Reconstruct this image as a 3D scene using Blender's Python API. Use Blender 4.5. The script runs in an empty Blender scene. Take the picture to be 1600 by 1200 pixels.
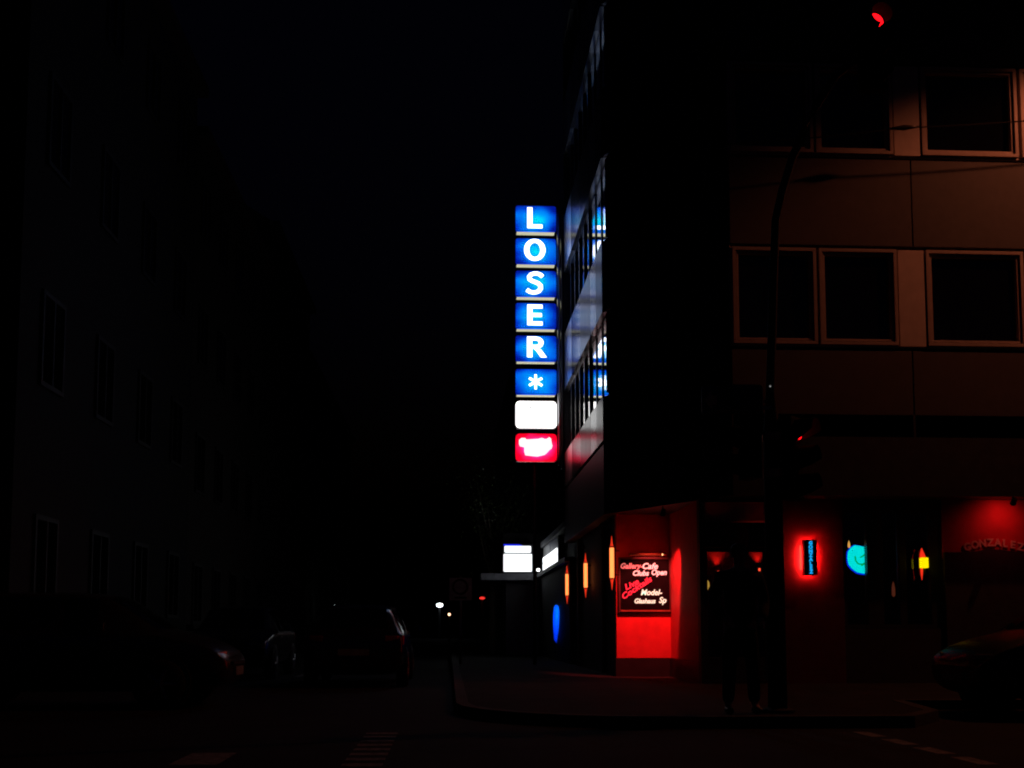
import bpy, bmesh, math, random
from mathutils import Vector, Matrix
R = math.radians
random.seed(7)
scn = bpy.context.scene
col = scn.collection

# ------------------------------------------------------------------ camera
F, PITCH, YAW, HOR = 1780.0, R(5.0), R(3.17), 982.0
CAM = Vector((0, 0, 1.0))
PPY = HOR - F * math.tan(PITCH)
cam_d = bpy.data.cameras.new('camera')
cam = bpy.data.objects.new('camera', cam_d); col.objects.link(cam)
cam.location = CAM
cam.rotation_euler = (R(90) + PITCH, 0, -YAW)
cam_d.sensor_width = 36; cam_d.lens = 36 * F / 1600
cam_d.shift_y = (PPY - 600) / 1600
cam_d.clip_start = 0.05; cam_d.clip_end = 1500
scn.camera = cam

# ------------------------------------------------------------------ night sky
w = bpy.data.worlds.new('World'); scn.world = w; w.use_nodes = True
nt = w.node_tree
sky = nt.nodes.new('ShaderNodeTexSky'); sky.sky_type = 'NISHITA'; sky.sun_disc = False
sky.sun_elevation = R(-3.0); sky.sun_rotation = R(180)
tint = nt.nodes.new('ShaderNodeMix'); tint.data_type = 'RGBA'; tint.blend_type = 'MULTIPLY'; tint.inputs[0].default_value = 1
tint.inputs[7].default_value = (.3, .35, 1, 1)                    # deep night blue
nt.links.new(sky.outputs[0], tint.inputs[6]); nt.links.new(tint.outputs[2], nt.nodes['Background'].inputs[0])
nt.nodes['Background'].inputs[1].default_value = 0.017
scn.view_settings.view_transform = 'Standard'; scn.view_settings.look = 'None'
scn.view_settings.exposure = 0; scn.view_settings.gamma = 1
scn.cycles.use_denoising = True
scn.cycles.max_bounces = 6
scn.cycles.filter_width = 2.0
scn.cycles.sample_clamp_indirect = 4

# ------------------------------------------------------------------ helpers
def at(x, y, Y):
    """point of the street at depth Y that the photograph shows at pixel x, y"""
    f0 = Vector((math.sin(YAW), math.cos(YAW), 0)); r = Vector((math.cos(YAW), -math.sin(YAW), 0)); z = Vector((0, 0, 1))
    f = f0 * math.cos(PITCH) + z * math.sin(PITCH); u = -f0 * math.sin(PITCH) + z * math.cos(PITCH)
    d = f + r * ((x - 800) / F) + u * ((PPY - y) / F)
    return CAM + d * (Y / d.y)

MATS = {}
def mat(name, color=(.5, .5, .5), rough=.6, metal=0, emit=None, strength=1, spec=.5, var=.25, scale=6, bump=.0, bscale=60):
    if name in MATS: return MATS[name]
    m = bpy.data.materials.new(name); m.use_nodes = True
    n = m.node_tree.nodes; l = m.node_tree.links; b = n['Principled BSDF']
    b.inputs['Roughness'].default_value = rough; b.inputs['Metallic'].default_value = metal
    b.inputs['Specular IOR Level'].default_value = spec
    tc = n.new('ShaderNodeTexCoord')
    nz = n.new('ShaderNodeTexNoise'); nz.inputs['Scale'].default_value = scale; nz.inputs['Detail'].default_value = 6
    l.new(tc.outputs['Object'], nz.inputs['Vector'])
    cr = n.new('ShaderNodeValToRGB')
    cr.color_ramp.elements[0].position = .3; cr.color_ramp.elements[1].position = .7
    cr.color_ramp.elements[0].color = tuple(c * (1 - var) for c in color) + (1,)
    cr.color_ramp.elements[1].color = tuple(min(1, c * (1 + var)) for c in color) + (1,)
    l.new(nz.outputs['Fac'], cr.inputs[0]); l.new(cr.outputs[0], b.inputs['Base Color'])
    if bump:
        n2 = n.new('ShaderNodeTexNoise'); n2.inputs['Scale'].default_value = bscale; n2.inputs['Detail'].default_value = 4
        l.new(tc.outputs['Object'], n2.inputs['Vector'])
        bp = n.new('ShaderNodeBump'); bp.inputs['Strength'].default_value = bump; bp.inputs['Distance'].default_value = .02
        l.new(n2.outputs['Fac'], bp.inputs['Height']); l.new(bp.outputs[0], b.inputs['Normal'])
    if emit:
        b.inputs['Emission Color'].default_value = tuple(emit) + (1,)
        b.inputs['Emission Strength'].default_value = strength
    MATS[name] = m
    return m

def clear_glass(name='clear_glass', tint=(.8, .85, .88)):
    if name in MATS: return MATS[name]
    m = bpy.data.materials.new(name); m.use_nodes = True
    n = m.node_tree.nodes; l = m.node_tree.links; n.remove(n['Principled BSDF'])
    t = n.new('ShaderNodeBsdfTransparent'); t.inputs[0].default_value = tint + (1,)
    g = n.new('ShaderNodeBsdfGlossy'); g.inputs['Roughness'].default_value = .02
    fr = n.new('ShaderNodeFresnel'); fr.inputs[0].default_value = 1.45
    mx = n.new('ShaderNodeMixShader')
    l.new(fr.outputs[0], mx.inputs[0]); l.new(t.outputs[0], mx.inputs[1]); l.new(g.outputs[0], mx.inputs[2])
    l.new(mx.outputs[0], n['Material Output'].inputs[0])
    MATS[name] = m
    return m

def backlit(name, stops, rx, rz, strength=1, nscale=3.0, nam=.45, seed=0.0, cx=0, cz=0):
    """translucent sign face lit from inside: hot near the tubes, dim at the rim"""
    m = bpy.data.materials.new(name); m.use_nodes = True
    n = m.node_tree.nodes; l = m.node_tree.links; b = n['Principled BSDF']
    b.inputs['Roughness'].default_value = .25
    tc = n.new('ShaderNodeTexCoord')
    mp = n.new('ShaderNodeMapping'); mp.inputs['Location'].default_value = (-cx / rx, 0, -cz / rz); mp.inputs['Scale'].default_value = (1 / rx, 0, 1 / rz)
    l.new(tc.outputs['Object'], mp.inputs[0])
    ln = n.new('ShaderNodeVectorMath'); ln.operation = 'LENGTH'; l.new(mp.outputs[0], ln.inputs[0])
    mp2 = n.new('ShaderNodeMapping'); mp2.inputs['Location'].default_value = (seed, seed * 2, seed * 3); mp2.inputs['Scale'].default_value = (1.0, 1, 1.8)
    l.new(tc.outputs['Object'], mp2.inputs[0])
    nz = n.new('ShaderNodeTexNoise'); nz.inputs['Scale'].default_value = nscale; nz.inputs['Detail'].default_value = 1
    l.new(mp2.outputs[0], nz.inputs['Vector'])
    ma = n.new('ShaderNodeMath'); ma.operation = 'MULTIPLY_ADD'; ma.inputs[1].default_value = nam * 2; ma.inputs[2].default_value = 1 - nam
    l.new(nz.outputs['Fac'], ma.inputs[0])
    sb = n.new('ShaderNodeMath'); sb.operation = 'SUBTRACT'; l.new(ma.outputs[0], sb.inputs[0]); l.new(ln.outputs['Value'], sb.inputs[1])
    cr = n.new('ShaderNodeValToRGB'); e = cr.color_ramp.elements
    while len(e) < len(stops): e.new(.5)
    for i, (p, c) in enumerate(stops): e[i].position = p; e[i].color = c + (1,)
    l.new(sb.outputs[0], cr.inputs[0])
    b.inputs['Base Color'].default_value = (.02, .02, .03, 1)
    l.new(cr.outputs[0], b.inputs['Emission Color']); b.inputs['Emission Strength'].default_value = strength
    return m

WO = {}
def wo(o): return WO.get(o.name, Vector((0, 0, 0))) if o else Vector((0, 0, 0))
class MB:
    def __init__(s): s.v = []; s.f = []
    def add(s, vs, fs):
        k = len(s.v); s.v += [Vector(p) for p in vs]; s.f += [tuple(i + k for i in q) for q in fs]; return s
    def box(s, x0, x1, y0, y1, z0, z1):
        v = [(x, y, z) for z in (z0, z1) for (x, y) in ((x0, y0), (x1, y0), (x1, y1), (x0, y1))]
        return s.add(v, [(3, 2, 1, 0), (4, 5, 6, 7), (0, 1, 5, 4), (1, 2, 6, 5), (2, 3, 7, 6), (3, 0, 4, 7)])
    def prism(s, poly, z0, z1):
        n = len(poly); v = [(p[0], p[1], z0) for p in poly] + [(p[0], p[1], z1) for p in poly]
        return s.add(v, [tuple(range(n - 1, -1, -1)), tuple(range(n, 2 * n))] + [(i, (i + 1) % n, n + (i + 1) % n, n + i) for i in range(n)])
    def slab(s, poly, y0, y1):                       # outline in XZ, thickness along Y
        n = len(poly); v = [(p[0], y0, p[1]) for p in poly] + [(p[0], y1, p[1]) for p in poly]
        return s.add(v, [tuple(range(n)), tuple(range(2 * n - 1, n - 1, -1))] + [(i, n + i, n + (i + 1) % n, (i + 1) % n) for i in range(n)])
    def ring(s, x0, x1, z0, z1, t, y0, y1):          # rectangular frame in XZ
        s.box(x0, x1, y0, y1, z0, z0 + t); s.box(x0, x1, y0, y1, z1 - t, z1)
        s.box(x0, x0 + t, y0, y1, z0 + t, z1 - t); s.box(x1 - t, x1, y0, y1, z0 + t, z1 - t); return s
    def tube(s, pts, rad, n=10, cap=True):
        pts = [Vector(p) for p in pts]; rad = rad if isinstance(rad, (list, tuple)) else [rad] * len(pts)
        k = len(s.v)
        for i, p in enumerate(pts):
            a = pts[max(i - 1, 0)]; b = pts[min(i + 1, len(pts) - 1)]; t = (b - a).normalized()
            ref = Vector((0, 0, 1)) if abs(t.z) < .9 else Vector((1, 0, 0))
            x = t.cross(ref).normalized(); y = t.cross(x)
            for j in range(n):
                an = 2 * math.pi * j / n; s.v.append(p + (x * math.cos(an) + y * math.sin(an)) * rad[i])
        for i in range(len(pts) - 1):
            for j in range(n):
                a = k + i * n + j; b = k + i * n + (j + 1) % n; s.f.append((a, a + n, b + n, b))
        if cap:
            s.f.append(tuple(k + j for j in range(n))); s.f.append(tuple(k + (len(pts) - 1) * n + j for j in range(n - 1, -1, -1)))
        return s
    def lathe(s, c, prof, n=16):                     # prof: (r, z), axis vertical
        k = len(s.v); c = Vector(c)
        for r, z in prof:
            for j in range(n):
                an = 2 * math.pi * j / n; s.v.append(c + Vector((r * math.cos(an), r * math.sin(an), z)))
        for i in range(len(prof) - 1):
            for j in range(n):
                a = k + i * n + j; b = k + i * n + (j + 1) % n; s.f.append((a, b, b + n, a + n))
        return s
    def mapv(s, fn): s.v = [Vector(fn(p)) for p in s.v]; return s
    def build(s, name, m, parent=None, smooth=False, bevel=0, subsurf=0):
        lo = Vector([min(p[i] for p in s.v) for i in range(3)]); hi = Vector([max(p[i] for p in s.v) for i in range(3)])
        c = (lo + hi) / 2
        if parent is None: c.z = lo.z
        me = bpy.data.meshes.new(name); me.from_pydata([p - c for p in s.v], [], s.f)
        bm = bmesh.new(); bm.from_mesh(me); bmesh.ops.recalc_face_normals(bm, faces=bm.faces)
        if bevel:
            bmesh.ops.bevel(bm, geom=[e for e in bm.edges if len(e.link_faces) == 2 and e.calc_face_angle(0) > .6], offset=bevel, segments=2, affect='EDGES', profile=.7)
        bm.to_mesh(me); bm.free()
        if smooth:
            for p in me.polygons: p.use_smooth = True
        me.materials.append(m)
        return link(name, me, c, parent, subsurf)
def link(name, me, c, parent=None, subsurf=0):
    o = bpy.data.objects.new(name, me); col.objects.link(o)
    if parent: o.parent = parent
    o.location = Vector(c) - wo(parent); WO[o.name] = Vector(c)
    if subsurf:
        md = o.modifiers.new('subsurf', 'SUBSURF'); md.levels = subsurf; md.render_levels = subsurf
    return o
def tag(o, label=None, cat=None, group=None, kind=None):
    for k, v in (('label', label), ('category', cat), ('group', group), ('kind', kind)):
        if v: o[k] = v
    return o
def thing(name, loc, label, cat, group=None):
    o = bpy.data.objects.new(name, None); o.empty_display_size = .2; col.objects.link(o)
    o.location = loc; WO[o.name] = Vector(loc)
    return tag(o, label, cat, group)
def copy_tree(o, parent=None):
    c = o.copy(); col.objects.link(c); c.parent = parent; WO[c.name] = wo(o)
    for ch in list(o.children): copy_tree(ch, c)
    return c
def rrect(cx, cz, wd, hg, r, n=5, bulge=0):
    p = []
    for qx, qz, a0 in ((1, 1, 0), (-1, 1, 90), (-1, -1, 180), (1, -1, 270)):
        for i in range(n + 1):
            a = R(a0 + 90 * i / n)
            x = qx * (wd / 2 - r) + r * math.cos(a); z = qz * (hg / 2 - r) + r * math.sin(a)
            x *= 1 + bulge * (1 - (2 * z / hg) ** 2); z *= 1 + bulge * (1 - (2 * x / wd) ** 2)
            p.append((cx + x, cz + z))
    return p
def text(s, size, c, m, name='lettering', parent=None, bold=0, depth=.01, shear=0, rot=0, sx=1, face='-Y'):
    """flat lettering standing in the XZ plane, facing the viewer's side (-Y), centred on c"""
    cu = bpy.data.curves.new(name, 'FONT'); cu.body = s; cu.size = size; cu.offset = bold; cu.extrude = depth / 2
    cu.shear = shear; cu.align_x = 'CENTER'; cu.align_y = 'CENTER'; cu.resolution_u = 4
    ob = bpy.data.objects.new(name + '_tmp', cu); col.objects.link(ob); bpy.context.view_layer.update()
    me = bpy.data.meshes.new_from_object(ob.evaluated_get(bpy.context.evaluated_depsgraph_get()))
    bpy.data.objects.remove(ob); bpy.data.curves.remove(cu)
    vs = [v.co.copy() for v in me.vertices]
    cx = (min(v.x for v in vs) + max(v.x for v in vs)) / 2; cy = (min(v.y for v in vs) + max(v.y for v in vs)) / 2
    ca, sa = math.cos(rot), math.sin(rot)
    for v, p in zip(me.vertices, vs):
        x, y = (p.x - cx) * sx, p.y - cy
        v.co = (x * ca - y * sa, -p.z, x * sa + y * ca)
    me.name = name; me.materials.clear(); me.materials.append(m)
    return link(name, me, c, parent)
def spot(name, loc, target, power, color, size, blend, parent=None, radius=.04):
    d = bpy.data.lights.new(name, 'SPOT'); d.energy = power; d.color = color; d.spot_size = size; d.spot_blend = blend; d.shadow_soft_size = radius
    o = bpy.data.objects.new(name, d); col.objects.link(o)
    o.rotation_euler = (Vector(target) - Vector(loc)).to_track_quat('-Z', 'Y').to_euler()
    o.location = Vector(loc) - wo(parent)
    if parent: o.parent = parent
    return o

# ------------------------------------------------------------------ materials
asphalt = mat('asphalt', (.027, .027, .029), .85, spec=.15, bump=.5, bscale=90, scale=1.2)
paving = mat('paving_slabs', (.03, .029, .03), .9, spec=.1, bump=.3, bscale=40, scale=2)
kerbstone = mat('kerbstone', (.04, .039, .038), .9, bump=.2)
roadpaint = mat('worn_road_paint', (.2, .2, .19), .85, var=.7, scale=14)
black_core = mat('dark_core', (.02, .02, .022), .7)
fascia_m = mat('dark_fascia', (.03, .03, .035), .5)
wall_dark = mat('dark_render', (.03, .026, .03), .75, bump=.2)
red_paint = mat('red_wall_paint', (.55, .025, .03), .75, var=.12, bump=.15, bscale=120, scale=5)
deep_red = mat('deep_red_paint', (.11, .006, .007), .7, var=.15, bump=.15)
band_m = mat('cream_painted_metal', (.6, .52, .48), .55, var=.08, bump=.05)
spandrel_m = mat('grey_brown_panel', (.055, .05, .055), .6, var=.12, bump=.08, bscale=140)
rib_sheen_set = [mat('metal_panel_sheen_%s' % n_, c_, r_, mt_, spec=sp_, var=.3, scale=2.5, bump=.10, bscale=5) for n_, c_, r_, mt_, sp_ in
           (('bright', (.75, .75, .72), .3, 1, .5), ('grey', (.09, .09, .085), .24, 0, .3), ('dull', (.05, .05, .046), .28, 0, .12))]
frame_m = mat('window_frame_paint', (.42, .35, .33), .5, var=.08)
dark_frame = mat('dark_window_frame', (.03, .03, .035), .4)
pane_m = mat('night_window_glass', (.004, .004, .005), .02, spec=1.0, var=.1)
pane_side = mat('mirror_window_glass', (.93, .93, .95), .05, 1, var=.1, scale=2, bump=.035, bscale=9)
chrome = mat('polished_steel', (.75, .75, .77), .3, 1, var=.05)
black_metal = mat('black_metal', (.015, .015, .017), .4)
galv = mat('galvanised_steel', (.3, .3, .31), .5, .8)
mast_m = mat('mast_paint', (.03, .031, .033), .7, spec=.2)
signal_m = mat('signal_housing', (.010, .011, .011), .8, spec=.15)
glass = clear_glass()

# ------------------------------------------------------------------ ground, road, pavements
g = MB().add([(-400, -200, 0), (400, -200, 0), (400, 600, 0), (-400, 600, 0)], [(0, 1, 2, 3)]).build('ground', asphalt)
tag(g, kind='structure')
def arc(cx, cy, r, a0, a1, n=6): return [(cx + r * math.cos(R(a0 + (a1 - a0) * i / n)), cy + r * math.sin(R(a0 + (a1 - a0) * i / n))) for i in range(n + 1)]
def pavement(name, poly):
    o = MB().prism(poly, -.05, .115).build(name, paving); tag(o, kind='structure')
    # kerb: a narrow raised strip round the edge, as stones a metre long
    k = MB()
    for i in range(len(poly)):
        a = Vector(poly[i] + (0,)); b = Vector(poly[(i + 1) % len(poly)] + (0,))
        L = (b - a).length
        if L > 60 or max(abs(a.x), abs(b.x)) > 30 or min(a.y, b.y) < -20: continue
        n = max(1, round(L)); d = (b - a) / L; nrm = Vector((-d.y, d.x, 0))
        for j in range(n):
            p = a + d * (L * j / n + .004); q = a + d * (L * (j + 1) / n - .004)
            k.prism([tuple((p - nrm * .01).xy), tuple((q - nrm * .01).xy), tuple((q + nrm * .14).xy), tuple((p + nrm * .14).xy)], -.05, .122)
    kk = k.build('kerb', kerbstone, o, bevel=.01); tag(kk, kind='stuff')
    return o
pavement('pavement_right', [(.1, 44)] + arc(2.4, 13.7, 2.3, 180, 270) + [(4.7, 11.4), (5.3, 12.2), (5.6, 13.9), (29, 13.9), (29, 44)])
pavement('pavement_left', [(-6.6, 60), (-29, 60), (-29, 11.4)] + arc(-8.9, 13.7, 2.3, 270, 360))
pavement('pavement_near', [(-29, -8), (29, -8), (29, 1.2), (-29, 1.2)])
def marking(name, segs, label, cat='road marking'):
    mb = MB()
    for (x0, x1, y0, y1) in segs: mb.box(x0, x1, y0, y1, .0, .004)
    return tag(mb.build(name, roadpaint), kind='structure')
marking('crossing_line', [(-.78, -.48, y, y + .17) for y in [1.6 + .36 * i for i in range(27)]], '')
marking('crossing_line', [(3.9, 4.05, y, y + .5) for y in [1.8 + .72 * i for i in range(13)]], '')
marking('lane_mark', [(-2.05, -1.7, 8.6, 9.4)], '')
marking('lane_line', [(-3.2, -3.08, y, y + 3) for y in range(24, 80, 6)], '')

# ------------------------------------------------------------------ corner building, upper floors
FY, SX, CY, BY = 17.8, 2.86, 21.0, 28.2           # front plane, side plane, chamfer start, far end
FX = at(1140, 400, FY).x
bld = thing('corner_building', (8, 23, .115), 'corner office block with chamfered corner, ribbon windows and bar below', 'building')
foot = [(FX + .1, FY + .26), (14, FY + .26), (14, BY), (SX + .26, BY), (SX + .26, CY + .1)]
MB().prism(foot, 4.47, 18.6).build('core_wall', black_core, bld)
MB().prism([(FX, FY + .02), (14.1, FY + .02), (14.1, BY), (SX + .02, BY), (SX + .02, CY)], 3.12, 4.44).build('fascia', fascia_m, bld)
MB().prism([(FX - .1, FY - .15), (14.2, FY - .15), (14.2, BY + .1), (SX - .15, BY + .1), (SX - .15, CY - .05)], 18.6, 18.9).build('roof_edge', fascia_m, bld)
SPAN = [(4.5, 5.38), (6.95, 8.38), (9.97, 11.4), (13.0, 14.42), (16.0, 18.55)]   # spandrel heights
BAND = [(5.38, 6.95), (8.38, 9.97), (11.4, 13.0), (14.42, 16.0)]
G = .035
def quad_xform(x0, y0, x1, y1):
    """maps local u along a wall, depth d inward, to the world"""
    d = Vector((x1 - x0, y1 - y0, 0)); L = d.length; d /= L; nin = Vector((-d.y, d.x, 0))
    return (lambda p: Vector((x0, y0, 0)) + d * p[0] + nin * p[1] + Vector((0, 0, p[2]))), L
fx = [at(x, 460, FY).x for x in (1143, 1278, 1404, 1446, 1602)]
cols_front = [(fx[0], fx[1]), (fx[1] + .005, fx[2]), (fx[3], fx[4])]
pitch_x = fx[4] - fx[0] + .02
def window_unit(M, u0, u1, z0, z1, fm, pm, fw=.055, depth=.0, parent=bld):
    f = MB().ring(u0 + .02, u1 - .02, z0, z1, fw, depth - .02, depth + .10)
    f.mapv(M); wn = f.build('window', fm, parent, bevel=.006)
    s = MB().ring(u0 + .02 + fw + .014, u1 - .02 - fw - .014, z0 + fw + .014, z1 - fw - .014, .034, depth + .015, depth + .12).mapv(M)
    s.build('sash', fm, wn, bevel=.005)
    p = MB().box(u0 + fw, u1 - fw, depth + .105, depth + .118, z0 + fw, z1 - fw).mapv(M)
    p.build('pane', pm, wn)
    return wn
# front facade
zf = lambda y: at(1430, y, FY).z
SPF = [(zf(687), zf(545)), (zf(388), zf(247)), (zf(101), zf(101) + 1.42), (zf(101) + 3.0, zf(101) + 4.42), (zf(101) + 6.0, 18.55)]
BF = [(zf(545), zf(388)), (zf(247), zf(101)), (zf(101) + 1.42, zf(101) + 3.0), (zf(101) + 4.42, zf(101) + 6.0)]
Mf, Lf = quad_xform(0, FY, 20, FY)
for k, (z0, z1) in enumerate(SPF):
    sj = at([1428, 1434, 1424, 1420, 1420][k], 600, FY).x
    xs = [FX + .005, sj, sj + 2.45, sj + 4.9, 13.98]
    for a, b in zip(xs, xs[1:]):
        MB().box(a + .012, b - .012, .02, .2, z0 + G, z1 - G).mapv(Mf).build('spandrel_panel', spandrel_m, bld, bevel=.006)
for k, (z0, z1) in enumerate(BF):
    for rep in range(2):
        ox = rep * pitch_x
        for (a, b) in cols_front:
            window_unit(Mf, a + ox, min(b + ox, 13.9), z0 + .05, z1 - .03, frame_m, pane_m)
        MB().box(fx[2] + ox + .006, fx[3] + ox - .006, .0, .16, z0 + G, z1 - G).mapv(Mf).build('pier_panel', band_m, bld, bevel=.006)
    MB().box(FX + .01, 13.98, .03, .09, z0 + .018, z0 + .05).mapv(Mf).build('sill', band_m, bld)
    MB().box(FX + .01, fx[0] + .018, .0, .2, z0 + .052, z1 - .03).mapv(Mf).build('corner_trim', band_m, bld)
# chamfer
Mc, Lc = quad_xform(SX, CY, FX, FY)
for (z0, z1) in SPAN:
    for j in range(3):
        MB().box(Lc * j / 3 + .03, Lc * (j + 1) / 3 - .03, .02, .18, z0 + G, z1 - G).mapv(Mc).build('spandrel_panel', fascia_m, bld, bevel=.006)
for (z0, z1) in BAND:
    for j in range(2):
        window_unit(Mc, .06 + (Lc - .1) * j / 2, .04 + (Lc - .1) * (j + 1) / 2, z0 + .03, z1 - .03, dark_frame, pane_m, .06, .06)
# side facade: ribbed metal spandrels, mirror-dark windows between slim mullions
Ms, Ls = quad_xform(SX, BY, SX, CY)
NP = 8
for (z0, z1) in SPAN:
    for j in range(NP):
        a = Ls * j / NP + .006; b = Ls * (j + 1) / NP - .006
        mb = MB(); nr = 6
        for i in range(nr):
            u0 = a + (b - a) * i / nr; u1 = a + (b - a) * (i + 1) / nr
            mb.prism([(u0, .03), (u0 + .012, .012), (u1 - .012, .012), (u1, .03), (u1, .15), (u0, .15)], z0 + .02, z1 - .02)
        mb.mapv(Ms).build('metal_panel', rib_sheen_set[(0, 0, 1, 1, 2, 2, 1, 2)[j]], bld)  # sign's highlight put into the panel tone: bright at its end, duller away
for (z0, z1) in BAND:
    for j in range(NP):
        a = Ls * j / NP; b = Ls * (j + 1) / NP
        wn = MB().ring(a + .004, b - .004, z0 - .01, z1 + .01, .035, .10 if j < 5 else .124, .20).mapv(Ms).build('window', dark_frame, bld)
        MB().box(a + .03, b - .03, .145, .16, z0 + .02, z1 - .02).mapv(Ms).build('pane', pane_side, wn)
MB().box(SX + .02, SX + .3, BY - .12, BY - .005, 3.3, 18.5).build('end_pilaster', fascia_m, bld)

# ------------------------------------------------------------------ corner building, ground floor
GY, RY, GX = 18.3, 21.0, 3.1                      # bar front, recessed red wall, side wall
RXX = at(1047, 900, RY).x                          # inner corner of the red niche
fl = .115
MB().box(GX, GX + .2, RY + .2, BY, fl, 3.12).build('side_wall', wall_dark, bld)
for y in (22.6, 26.8): MB().box(GX - .05, GX + .01, y, y + .35, fl, 3.11).build('pilaster', wall_dark, bld, bevel=.01)
nw = MB().box(GX, RXX, RY, RY + .2, .46, 3.12).build('red_niche_wall', red_paint, bld)
MB().box(GX - .02, RXX + .02, RY - .03, RY + .2, fl, .455).build('plinth', black_metal, bld)
MB().box(RXX, RXX + .1, GY + .2, RY + .2, .46, 3.12).build('niche_return_wall', red_paint, bld)
MB().box(RXX - .03, RXX + .1, GY + .2, RY - .03, fl, .455).build('plinth', black_metal, bld)
DX0, DX1 = at(1094, 900, GY).x, at(1207, 900, GY).x
MB().box(RXX, DX0, GY, GY + .2, fl, 3.12).build('front_pier', wall_dark, bld)
WX0, WX1 = at(1318, 880, GY).x, at(1474, 880, GY).x
MB().box(DX1, WX0, GY, GY + .2, fl, 3.12).build('front_wall', deep_red, bld)
MB().box(WX0, WX1, GY, GY + .2, fl, 1.0).build('window_parapet', wall_dark, bld)
MB().box(WX0, WX1, GY, GY + .2, 2.95, 3.12).build('window_lintel', wall_dark, bld)
MB().box(WX1, 14, GY, GY + .2, 2.15, 3.12).build('red_sign_wall', red_paint, bld)
pa = [(WX1, fl), (14, fl), (14, 2.2)]
pa += [(at(1620, 860, GY).x, 2.2)]
for x, y in ((1590, 863), (1560, 859), (1540, 858), (1520, 862), (1490, 863)):
    q = at(x, y, GY); pa.append((q.x, q.z))
pa.append((WX1, at(1480, 863, GY).z))
MB().slab(pa, GY - .06, GY + .02).build('lower_panelling', wall_dark, bld)
MB().box(RXX + .1, 14, 22.6, 22.8, fl, 3.12).build('room_back_wall', deep_red, bld)
MB().box(13.8, 14, GY + .2, 22.6, fl, 3.12).build('room_end_wall', deep_red, bld)
# entrance: frame, transom light, glazed door
zt0, zt1, zd = at(1150, 816, GY).z, 3.1, at(1150, 855, GY).z
dr = MB().ring(DX0 + .003, DX1 - .003, fl, 3.118, .055, GY + .02, GY + .16)
dr.box(DX0 + .058, DX1 - .058, GY + .02, GY + .16, zd, zt0)
dr = dr.build('door_frame', dark_frame, bld, bevel=.006)
MB().box(DX0 + .05, DX1 - .05, GY + .085, GY + .095, zt0 - .01, zt1 - .04).build('transom_pane', glass, dr)
dl = MB().ring(DX0 + .062, DX1 - .062, fl + .06, zd - .004, .07, GY + .05, GY + .11)
dl.box(DX0 + .13, DX1 - .13, GY + .055, GY + .105, fl + .13, fl + .42)
dl = dl.build('door', dark_frame, bld, bevel=.006)
MB().box(DX0 + .12, DX1 - .12, GY + .075, GY + .085, fl + .40, zd - .06).build('pane', glass, dl)
MB().tube([(DX1 - .16, GY + .0, 1.0), (DX1 - .16, GY + .0, 1.5)], .015).build('handle', chrome, dl)
# bar window: fixed lights between broad dark mullions
wb = MB().ring(WX0 + .003, WX1 - .003, 1.003, 2.947, .06, GY + .03, GY + .15)
mull = [at(a, 880, GY).x for a in (1356, 1381, 1406, 1417, 1455, 1468)]
for a, b in ((0, 1), (2, 3), (4, 5)): wb.box(mull[a], mull[b], GY + .03, GY + .15, 1.063, 2.887)
wb = wb.build('bar_window', dark_frame, bld, bevel=.006)
pe = [WX0 + .05, mull[0] + .01, mull[1] - .01, mull[2] + .01, mull[3] - .01, mull[4] + .01]
for a, b in zip(pe[::2], pe[1::2]): MB().box(a, b, GY + .085, GY + .093, 1.05, 2.9).build('pane', glass, wb)
# arched lettering on the red wall
letter_m = mat('cream_letter_paint', (.9, .8, .55), .5)
for i, ch in enumerate('GONZALEZ'):
    t = i - 3.5; x = 1553 + t * 11.9; y = 847.5 + t * t * .55
    text(ch, .17, at(x, y, GY - .02), letter_m, 'letter', bld, bold=.006, depth=.02, rot=R(-t * 3.2))
# soffit spotlights, part of the building's lighting
def soffit_spot(loc, target, power, colr, size, blend, label):
    t = thing('spotlight', (loc[0], loc[1], 3.12), label, 'spotlight', 'red spotlights under the canopy')
    d = (Vector(target) - Vector(loc)).normalized(); L = Vector(loc)
    MB().tube([(loc[0], loc[1], 3.118), (loc[0], loc[1], loc[2] + .05)], .012).build('stem', black_metal, t)
    MB().tube([L - d * .09, L + d * .02], [.04, .05], 14, cap=False).build('housing', black_metal, t, smooth=True)
    spot('spot_beam', L + d * .03, target, power, colr, size, blend, t, .02)
RED = (1, .06, .055)
nx = (GX + RXX) / 2
soffit_spot((nx + .1, RY - 1.5, 2.98), (nx + .14, RY, 1.3), 560, RED, R(54), .45, 'small black spotlight under the canopy aimed at the chalk menu wall')
gp = at(1562, 812, GY)
soffit_spot((gp.x, GY - .47, 3.02), (gp.x, GY, gp.z - .2), 6.5, RED, R(146), 1.0, 'small black spotlight under the canopy above the arched lettering')

# ------------------------------------------------------------------ inside the bar
def room_lamp(p, label, power, up=True):
    t = thing('wall_lamp', p, label, 'wall lamp', 'red lamps inside the bar')
    MB().box(p[0] - .05, p[0] + .05, p[1] - .02, p[1] + .09, p[2], p[2] + .16).build('shade', black_metal, t, bevel=.01)
    MB().tube([(p[0], p[1] - .04, p[2] + .02), (p[0], p[1] - .04, p[2] + .14)], .018).build('bulb', mat('red_bulb', (.3, .02, .02), emit=(1, .06, .02), strength=3), t)
    s = 1 if up else -1
    spot('spot_beam', (p[0], p[1] + .03, p[2] + .20), (p[0], p[1] + .07, p[2] + 1), power, (1, .04, .02), R(80), 1.0, t, .03)
for (x, y, pw, lab) in ((1122, 903, 30, 'red up-light on the bar wall seen left of the standing person'), (1186, 899, 28, 'red up-light on the bar wall seen right of the standing person'), (1188, 812, 4, 'small red lamp behind the right end of the glass over the door')):
    room_lamp(at(x, y, 22.5), lab, pw)
lp = at(1101, 914, 20.4)
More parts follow.
